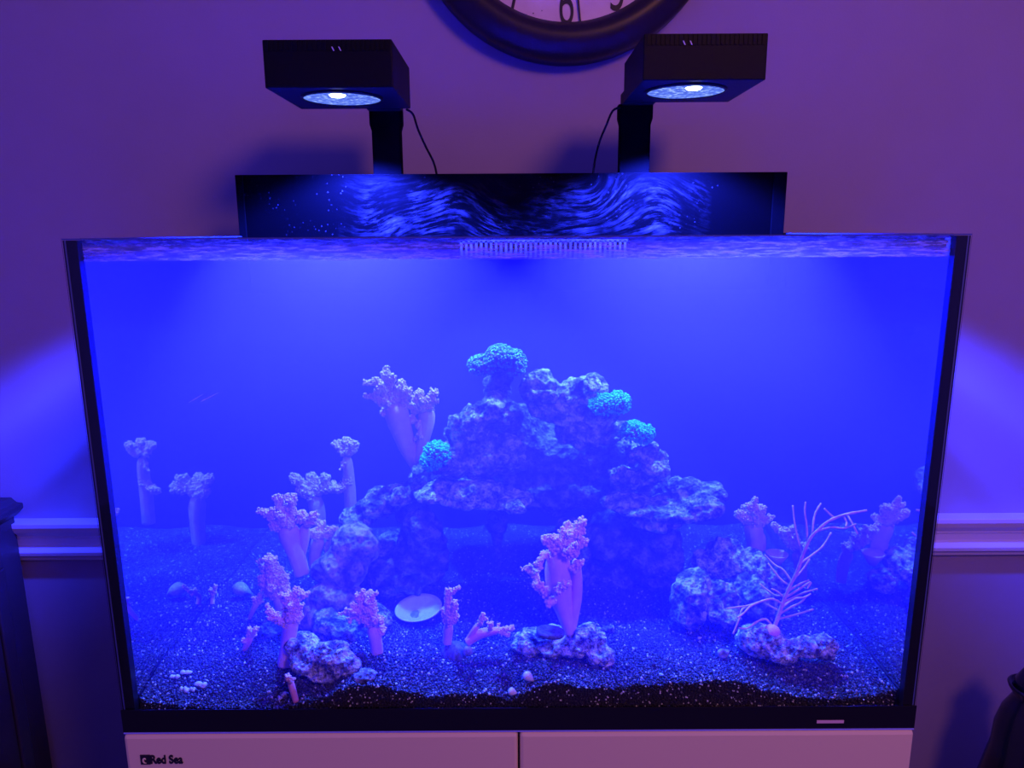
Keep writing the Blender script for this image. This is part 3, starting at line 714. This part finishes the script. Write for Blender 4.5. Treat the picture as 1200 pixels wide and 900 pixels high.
tree_coral('dim soft tree coral half hidden behind the mauve boulder', .97,
    [([(368, 662), (370, 645), (374, 630)], [6, 7, 9]), ([(383, 660), (386, 645), (386, 634)], [4, 5, 6])],
    [(374, 630, 364, 624, 5), (376, 630, 376, 614, 5), (382, 630, 390, 620, 5), (388, 632, 396, 630, 4), (386, 640, 390, 646, 3)])
tree_coral('reddish leaning soft coral behind the front left stalked coral', .89,
    [([(330, 728), (330, 710), (326, 695)], [7, 8, 9])],
    [(326, 700, 312, 662, 8), (322, 690, 318, 656, 7), (328, 690, 326, 668, 8), (332, 700, 332, 676, 7), (318, 696, 308, 682, 6)], dens=1.1)
tree_coral('front left soft coral with a straight pale stalk beside the pitted rock', None,
    [([(334, 778), (337, 758), (340, 738), (341, 726)], [9, 8, 8.5, 9])],
    [(340, 728, 336, 700, 6), (342, 726, 348, 692, 4.5), (342, 730, 352, 708, 5), (338, 730, 318, 722, 5), (334, 732, 314, 716, 3.5), (344, 730, 350, 724, 5), (340, 722, 338, 710, 7)])
tree_coral('short soft coral with drooping fingers left of the pearly shell', None,
    [([(442, 764), (440, 748), (436, 734)], [7.5, 7.5, 8])],
    [(434, 734, 420, 698, 4.5), (436, 730, 436, 706, 6), (430, 726, 416, 712, 5), (438, 730, 446, 724, 5), (442, 732, 448, 742, 5), (426, 720, 404, 718, 2.6), (428, 722, 408, 724, 2.6), (432, 708, 438, 696, 3.5)])
tree_coral('upright finger-shaped soft coral growing from the ribbed shell', .822,
    [([(524, 754), (525, 742), (526, 730)], [5.2, 5.6, 6])],
    [(526, 732, 525, 692, 4), (524, 728, 520, 714, 4), (528, 728, 534, 708, 4), (530, 730, 536, 722, 3)], extra=1)
tree_coral('soft coral leaning right over the gravel from the ribbed shell', .815,
    [([(547, 753), (560, 744), (574, 740), (584, 739)], [4.5, 5.5, 5, 3.5]), ([(548, 750), (556, 738), (562, 730)], [3, 3.2, 3])],
    [(576, 740, 600, 736, 3), (580, 738, 596, 744, 2.6), (574, 738, 576, 730, 2.6), (562, 732, 566, 720, 2.6)], extra=1, mt='stalkpink')
tree_coral('stout central soft coral with knobbly fingers on the flat rock', .828,
    [([(669, 742), (661, 714), (656, 695), (654, 668), (656, 645)], [7, 10, 14, 14, 12]), ([(670, 736), (675, 702), (676, 675), (674, 655)], [5, 6.5, 6, 5]), ([(656, 708), (646, 700), (636, 690)], [7, 6, 4])],
    [(656, 648, 640, 632, 6), (658, 642, 664, 622, 7), (664, 636, 682, 610, 6), (672, 640, 684, 634, 6), (654, 650, 636, 650, 4), (640, 650, 628, 662, 3.6), (636, 692, 620, 664, 3.6), (642, 696, 628, 684, 5.5, -.008), (650, 704, 642, 708, 4.5, -.012), (652, 694, 664, 684, 4.5, -.022), (672, 670, 680, 660, 4.5, -.008), (664, 650, 672, 640, 5, -.01), (652, 640, 648, 630, 5), (668, 640, 676, 650, 5)], pol=2.1, dens=.9)
tree_coral('hazy pink soft coral behind the craggy right rock', .99,
    [([(884, 656), (884, 632), (882, 612)], [8, 9, 12]), ([(894, 645), (894, 625)], [3, 4])],
    [(880, 612, 864, 602, 5), (882, 610, 882, 590, 5), (886, 610, 894, 594, 5), (890, 614, 902, 606, 4), (878, 612, 872, 598, 5), (886, 612, 886, 600, 7)])
tree_coral('drooping soft coral behind the stem of the sea plume', .97,
    [([(938, 682), (938, 660), (934, 646)], [6, 7, 8])],
    [(932, 644, 908, 616, 4), (934, 642, 918, 622, 5), (936, 644, 930, 628, 5), (940, 648, 944, 640, 5), (938, 652, 942, 660, 4)])
tree_coral('faint soft coral far back in the haze, left of the reef', 1.165,
    [([(376, 640), (374, 610), (368, 580)], [7, 8, 11])],
    [(366, 580, 346, 560, 6), (368, 576, 364, 556, 6), (372, 578, 382, 558, 6), (366, 582, 352, 574, 6), (378, 574, 392, 572, 5)])
tree_coral('faint tall soft coral far back behind the low left rock', 1.13,
    [([(412, 612), (410, 575), (408, 548), (406, 534)], [7, 7, 6, 5])],
    [(406, 532, 394, 520, 5), (406, 530, 406, 514, 5), (408, 530, 416, 520, 6), (408, 540, 402, 548, 3), (412, 560, 394, 576, 5)])
tree_coral('small pink coral stub on the gravel by the front left glass', None,
    [([(347, 822), (343, 808), (340, 797)], [3.5, 4, 4])], [(340, 799, 337, 792, 3), (341, 800, 344, 794, 2.5)], extra=0, mt='stalkpink', pol=1.6)
tree_coral('small pink coral frag lying left of the leaning coral', None,
    [([(286, 762), (291, 752), (295, 742)], [2.5, 4, 4.5])], [(294, 744, 292, 736, 3.5), (296, 744, 300, 736, 3), (289, 752, 284, 750, 2.5)], extra=0, mt='stalkpink', pol=1.6)
tree_coral('small hanging coral frag between the two left shells', None,
    [([(292, 726), (297, 714), (303, 704)], [2, 3, 4])], [(303, 706, 306, 696, 4), (300, 708, 298, 700, 3)], extra=0, pol=1.6)
tree_coral('tiny pale coral sprig on the gravel far left', None,
    [([(249, 708), (249, 700), (250, 694)], [2.6, 2.6, 2.4])], [(250, 696, 253, 686, 2), (250, 697, 246, 690, 2)], extra=0, pol=1.5)

# green star polyps: mat of spiky polyps on a low mound
def star_colony(label, Y, mounds, mt, n=420, ln=5.0, wid=.9):
    base = pix(mounds[0][0], mounds[0][1], Y); th = thing('star_polyps', label, 'coral', base, 'star polyp colonies')
    mb = MB(); mp_ = MB(); rnd = random.Random(int(mounds[0][0]))
    for (px, py, rx, ry, rd) in mounds:
        c = pix(px, py, Y); k = psize(px, py, Y)
        mb.blob(c, (rx * k, rd, ry * k), ICO3, .04)
        for i in range(int(n / len(mounds))):
            d = Vector((rnd.gauss(0, 1), rnd.gauss(0, 1) - .25, rnd.gauss(0, 1) + .45)).normalized()
            p = Vector((c.x + d.x * rx * k, c.y + d.y * rd, c.z + d.z * ry * k))
            dd = (d + Vector((rnd.uniform(-.5, .5), rnd.uniform(-.5, .5), rnd.uniform(-.2, .6)))).normalized()
            q = p + dd * ln * k * rnd.uniform(.5, 1.1)
            mp_.tube([p, (p + q) / 2, q], [wid * k * .7, wid * k, wid * k * 1.5], 5)
    mb.build('mat', M['mat'], th, smooth=True); mp_.build('polyps', M[mt], th, smooth=True)['kind'] = 'stuff'
star_colony('bright green polyp tuft at the foot of the tall coral', .95, [(512, 532, 13, 12, .016), (506, 540, 10, 8, .014)], 'green', 520)
star_colony('green polyp mound beside the knobbly upper right rock', .99, [(706, 474, 13, 10, .016), (724, 472, 12, 10, .016)], 'green', 620)
star_colony('green polyp mound on the right shoulder, lower of the two', .985, [(742, 506, 12, 9, .016), (754, 508, 10, 8, .014)], 'green', 520)
star_colony('dull green polyps crusting the cap rock at the very top', 1.015, [(566, 428, 16, 10, .022), (586, 418, 16, 12, .024), (604, 426, 11, 14, .02)], 'greendim', 900, 3.6, 1.0)

R('live_rock', 'thin dark rock pillar at the back of the cave', [(583, 640, 1.07, 7, 40, .018), (582, 610, 1.07, 14, 16, .02)], M['rockdark'], seed=24, amp=.004)
# small mushroom coral on the upper right rock, limpet plate
def ring_disc(name, label, px, py, Y, r, tilt, mt, cat):
    c = pix(px, py, Y); k = psize(px, py, Y)
    mb = MB(); mb.lathe([(.0001, .002), (r * k * .25, .003), (r * k * .45, .0015), (r * k * .7, .004), (r * k, .002), (r * k * .95, -.002), (.0001, -.003)], (0, 0, 0), seg=28)
    R3 = Matrix.Rotation(tilt[0], 3, 'X') @ Matrix.Rotation(tilt[1], 3, 'Y')
    mb.v = [tuple(c + R3 @ Vector(v)) for v in mb.v]
    return tag(mb.build(name, mt, smooth=True), label, cat)
ring_disc('mushroom_coral', 'ringed disc coral on the knobbly upper right rock', 694, 450, .985, 11, (.9, .3), M['rockpale'], 'coral')
ring_disc('plate_coral', 'ringed purple disc lying on the flat central rock', 645, 741, .800, 17, (-.12, .1), M['ribbed'], 'coral')

# ------------------------------------------------------------------ sea plume (gorgonian)
gY = .815
gb = pix(905, 742, gY); g_ = thing('sea_plume', 'purple branching sea plume bending right over its pitted rock', 'coral', gb)
def gtube(pts, r0, r1, name, Ys=None):
    P = [pix(a, b, gY + (Ys or 0) * i / (len(pts) - 1)) for i, (a, b) in enumerate(pts)]; C = sub(P, 5); n = len(C); k = psize(900, 680, gY)
    rr = [(r0 + (r1 - r0) * i / (n - 1)) * k * random.uniform(.85, 1.2) for i in range(n)]
    mb = MB(); mb.tube(C, rr, 7); return mb.build(name, M['gorg'], g_, smooth=True)
gtube([(904, 745), (911, 725), (918, 705), (925, 688), (934, 670), (941, 650), (950, 630), (962, 618), (972, 610), (990, 603), (1005, 600), (1016, 598)], 2.4, 1.3, 'main_stem', -.01)
for pts, dy in [
    ([(941, 652), (935, 632), (931, 612), (929, 592)], .03), ([(946, 636), (945, 615), (943, 600), (944, 588)], .015), ([(952, 628), (953, 612), (956, 600), (962, 590)], .02),
    ([(958, 622), (974, 618), (990, 619), (1003, 614)], -.02), ([(966, 614), (980, 606), (996, 602)], -.015), ([(978, 607), (972, 602), (966, 596)], .0), ([(988, 604), (992, 612), (991, 617)], -.01), ([(992, 602), (998, 612), (1005, 626)], -.02),
    ([(938, 660), (952, 650), (964, 640), (974, 624)], .03),
    ([(932, 676), (940, 668), (949, 655)], .01), ([(928, 682), (918, 668), (908, 662), (896, 650)], .03), ([(926, 686), (916, 680), (906, 668), (900, 660)], .02),
    ([(922, 696), (910, 698), (900, 692), (890, 684)], .02), ([(924, 692), (938, 684), (948, 680)], -.01), ([(921, 700), (934, 692), (950, 682), (946, 690)], -.01),
    ([(918, 706), (934, 698), (944, 694), (958, 690)], -.02), ([(916, 712), (930, 702), (942, 700), (950, 696)], .02), ([(913, 720), (926, 712), (938, 706), (944, 700)], -.01),
    ([(910, 726), (926, 722), (940, 718), (953, 714)], -.02), ([(917, 708), (906, 702), (894, 704), (880, 710), (872, 718), (864, 724)], -.03), ([(880, 710), (870, 714), (866, 726), (859, 743)], -.03),
    ([(894, 704), (880, 709), (868, 711), (852, 713)], -.02), ([(907, 736), (898, 726), (888, 728), (876, 736), (866, 736)], -.025), ([(914, 716), (906, 712), (898, 708)], .01), ([(920, 702), (912, 694), (904, 690)], .0)]:
    gtube(pts, 1.3, 1.0, 'branch', dy)
c_ = pix(904, 740, gY - .012); k_ = psize(904, 740, gY)
mb = MB(); mb.blob(c_, (10 * k_, .009, 8 * k_), ICO3, .06); mb.build('holdfast', M['stalkpink'], g_, smooth=True)

# ------------------------------------------------------------------ shells and small pieces
def bowl_shell(label, px, py, rx, ry, mt, tiltx=.75, rollz=.1):
    q = onsand(px, py); k = psize(px, py, q.y); th = thing('pearly_shell', label, 'shell', q)
    n, ms = 40, 8; vs = []; fs = []
    for j in range(ms + 1):
        t = j / ms
        for i in range(n):
            a = 2 * math.pi * i / n
            rr = t * (1 + .06 * math.cos(a - .5))
            vs.append((rx * k * rr * math.cos(a), ry * k * 1.5 * rr * math.sin(a), -.012 * (1 - t * t)))
    for j in range(ms):
        for i in range(n):
            fs.append((j * n + i, j * n + (i + 1) % n, (j + 1) * n + (i + 1) % n, (j + 1) * n + i))
    R3 = Matrix.Rotation(tiltx, 3, 'X') @ Matrix.Rotation(rollz, 3, 'Y')
    mb = MB(); off = Vector((0, 0, .016)) + q
    mb.add([off + R3 @ Vector(v) for v in vs], fs)
    mb.add([off + R3 @ (Vector(v) * 1.03 + Vector((0, 0, -.0015))) for v in vs], fs)
    # rim joining the two skins
    o1 = (ms) * n; o2 = (ms + 1) * n + ms * n
    mb.f += [(o1 + i, o1 + (i + 1) % n, o2 + (i + 1) % n, o2 + i) for i in range(n)]
    mb.build('bowl', mt, th, smooth=True)
    mb = MB(); mb.blob((0, 0, 0), (rx * k * .30, ry * k * .75, .0008), ICO2)
    mb.v = [tuple(off + R3 @ (Vector(v) + Vector((-rx * k * .25, 0, -.0112)))) for v in mb.v]
    mb.build('muscle_scar', M['shellgrey'], th, smooth=True)
bowl_shell('pearly open shell lying on the gravel below the cave', 489, 724, 27, 18, M['shell'], .10, -.08)

def snail(label, px, py, r, mt, cat='shell', spin=0.0, name='snail_shell'):
    q = onsand(px, py + r * .8); k = psize(px, py, q.y); th = q + Vector((0, 0, r * k * .75))
    mb = MB(); P = []; rad = []
    for i in range(40):
        t = i / 39; a = t * 12.0 + spin; R_ = r * k * .62 * (.12 + .88 * t)
        P.append(th + Vector((math.cos(a) * R_ * .62, -.35 * r * k * (1 - t) * .9, math.sin(a) * R_ * .62))); rad.append(R_ * .62)
    mb.tube(P, rad, 10); return tag(mb.build(name, mt, smooth=True), label, cat, 'snail shells on the gravel')
snail('dark round snail shell right of the front left pitted rock', 424, 768, 13, M['shelldark'])
snail('coiled grey snail shell on the gravel left of the sea plume', 846, 763, 11, M['shellgrey'], spin=1.0)
snail('tiny snail shell on the gravel below the sand dip', 766, 778, 5, M['shelldark'])
# ribbed limpet with two corals growing on it
q = onsand(534, 766); k = psize(534, 760, q.y)
lim = thing('limpet_shell', 'ribbed dark shell on the gravel bearing two corals', 'shell', q)
vs = []; fs = []; nA, nB = 64, 9
for j in range(nB + 1):
    t = j / nB
    for i in range(nA):
        a = 2 * math.pi * i / nA; rb = 1 + .05 * math.cos(a * 16)
        r_ = math.sin(t * math.pi / 2) * rb
        vs.append((q.x + 18 * k * r_ * math.cos(a), q.y + .016 * r_ * math.sin(a), q.z - .002 + 16 * k * math.cos(t * math.pi / 2)))
for j in range(nB):
    for i in range(nA): fs.append((j * nA + i, j * nA + (i + 1) % nA, (j + 1) * nA + (i + 1) % nA, (j + 1) * nA + i))
mb = MB(); mb.add(vs, fs); mb.build('ribbed_dome', M['ribbed'], lim, smooth=True)
mb = MB(); c = pix(548, 763, q.y - .018); mb.blob(c, (6 * k, .005, 6 * k), ICO2, .15); mb.build('barnacle', M['shellgrey'], lim, smooth=True)

def teardrop(label, px, py, ln, wd, ang, mt, name='shell', cat='shell', group='small pale shells on the gravel'):
    q = onsand(px, py + wd * .5); k = psize(px, py, q.y); d = Vector((math.cos(ang), 0, math.sin(ang)))
    c = q + Vector((0, 0, wd * k * .7))
    P = [c + d * ln * k * (s - .5) for s in np.linspace(0, 1, 12)]
    rad = [wd * k * .5 * max(.03, math.sin(math.pi * min(1, s * 1.0) ** .62)) for s in np.linspace(0, 1, 12)]
    mb = MB(); mb.tube(P, rad, 12); return tag(mb.build(name, mt, smooth=True), label, cat, group)
teardrop('white pointed shell on the gravel in front of the flat rock', 620, 795, 17, 11, -.75, M['shell'])
teardrop('white rounded shell at the edge of the gravel, lower left of the pointed one', 601, 812, 12, 9.5, -.35, M['shell'])
teardrop('pale curved shell on the gravel far left, bigger', 286, 694, 26, 16, -.5, M['shellgrey'])
teardrop('small white chip on the gravel left of the sea plume rock', 820, 748, 6, 3.5, .2, M['chip'])
teardrop('small white chip under the craggy right rock', 852, 672, 6, 3.5, -.3, M['chip'])
teardrop('pale thin shard upright in the dim hollow rock', 752, 664, 8, 4, 1.4, M['chip'])
def rubble(label, pieces, mt=M['shell']):
    for i, (px, py, rx, ry) in enumerate(pieces):
        q = onsand(px, py + ry * .6); k = psize(px, py, q.y); mb = MB()
        for e in range(4):
            o_ = Vector((random.uniform(-.6, .6) * rx * k, random.uniform(-.3, .3) * rx * k, random.uniform(-.1, .5) * ry * k))
            mb.blob(q + Vector((0, 0, ry * k * .5)) + o_, (rx * k * random.uniform(.35, .6), rx * k * .4, ry * k * random.uniform(.4, .7)), ICO2, .16)
        tag(mb.build('coral_rubble', mt, smooth=True), label[i], 'rubble', 'coral rubble on the gravel')
rubble(['bleached coral bit, uppermost of the far left rubble', 'knobbly coral bit beside the uppermost far left one', 'flat bleached coral bit, lowest of the far left rubble', 'stubby coral bit at the right end of the far left rubble', 'small bleached bit in the middle of the far left rubble'],
       [(205, 793, 7, 4), (219, 788, 7, 3.5), (216, 808, 6, 6), (237, 802, 8, 4.5), (226, 808, 4, 3.5)], M['chip'])
rubble(['dark pebble beside the pink coral stub', 'pale pebble beside the pink coral stub', 'white pebble left of the pitted rock'], [(334, 814, 5, 4.5), (328, 818, 4, 3), (342, 776, 6, 3)], M['shellgrey'])
# fan-shaped cup coral behind the sea plume
c = pix(910, 655, .965); k = psize(910, 655, .965)
mb = MB(); mb.lathe([(.0001, -9 * k), (4 * k, -8 * k), (9 * k, 0), (13 * k, 7 * k), (12 * k, 7.5 * k), (8 * k, 1 * k), (.0001, -5 * k)], c, seg=28)
tag(mb.build('cup_coral', M['stalk'], smooth=True), 'pale mauve cup coral behind the lower branches of the sea plume', 'coral')
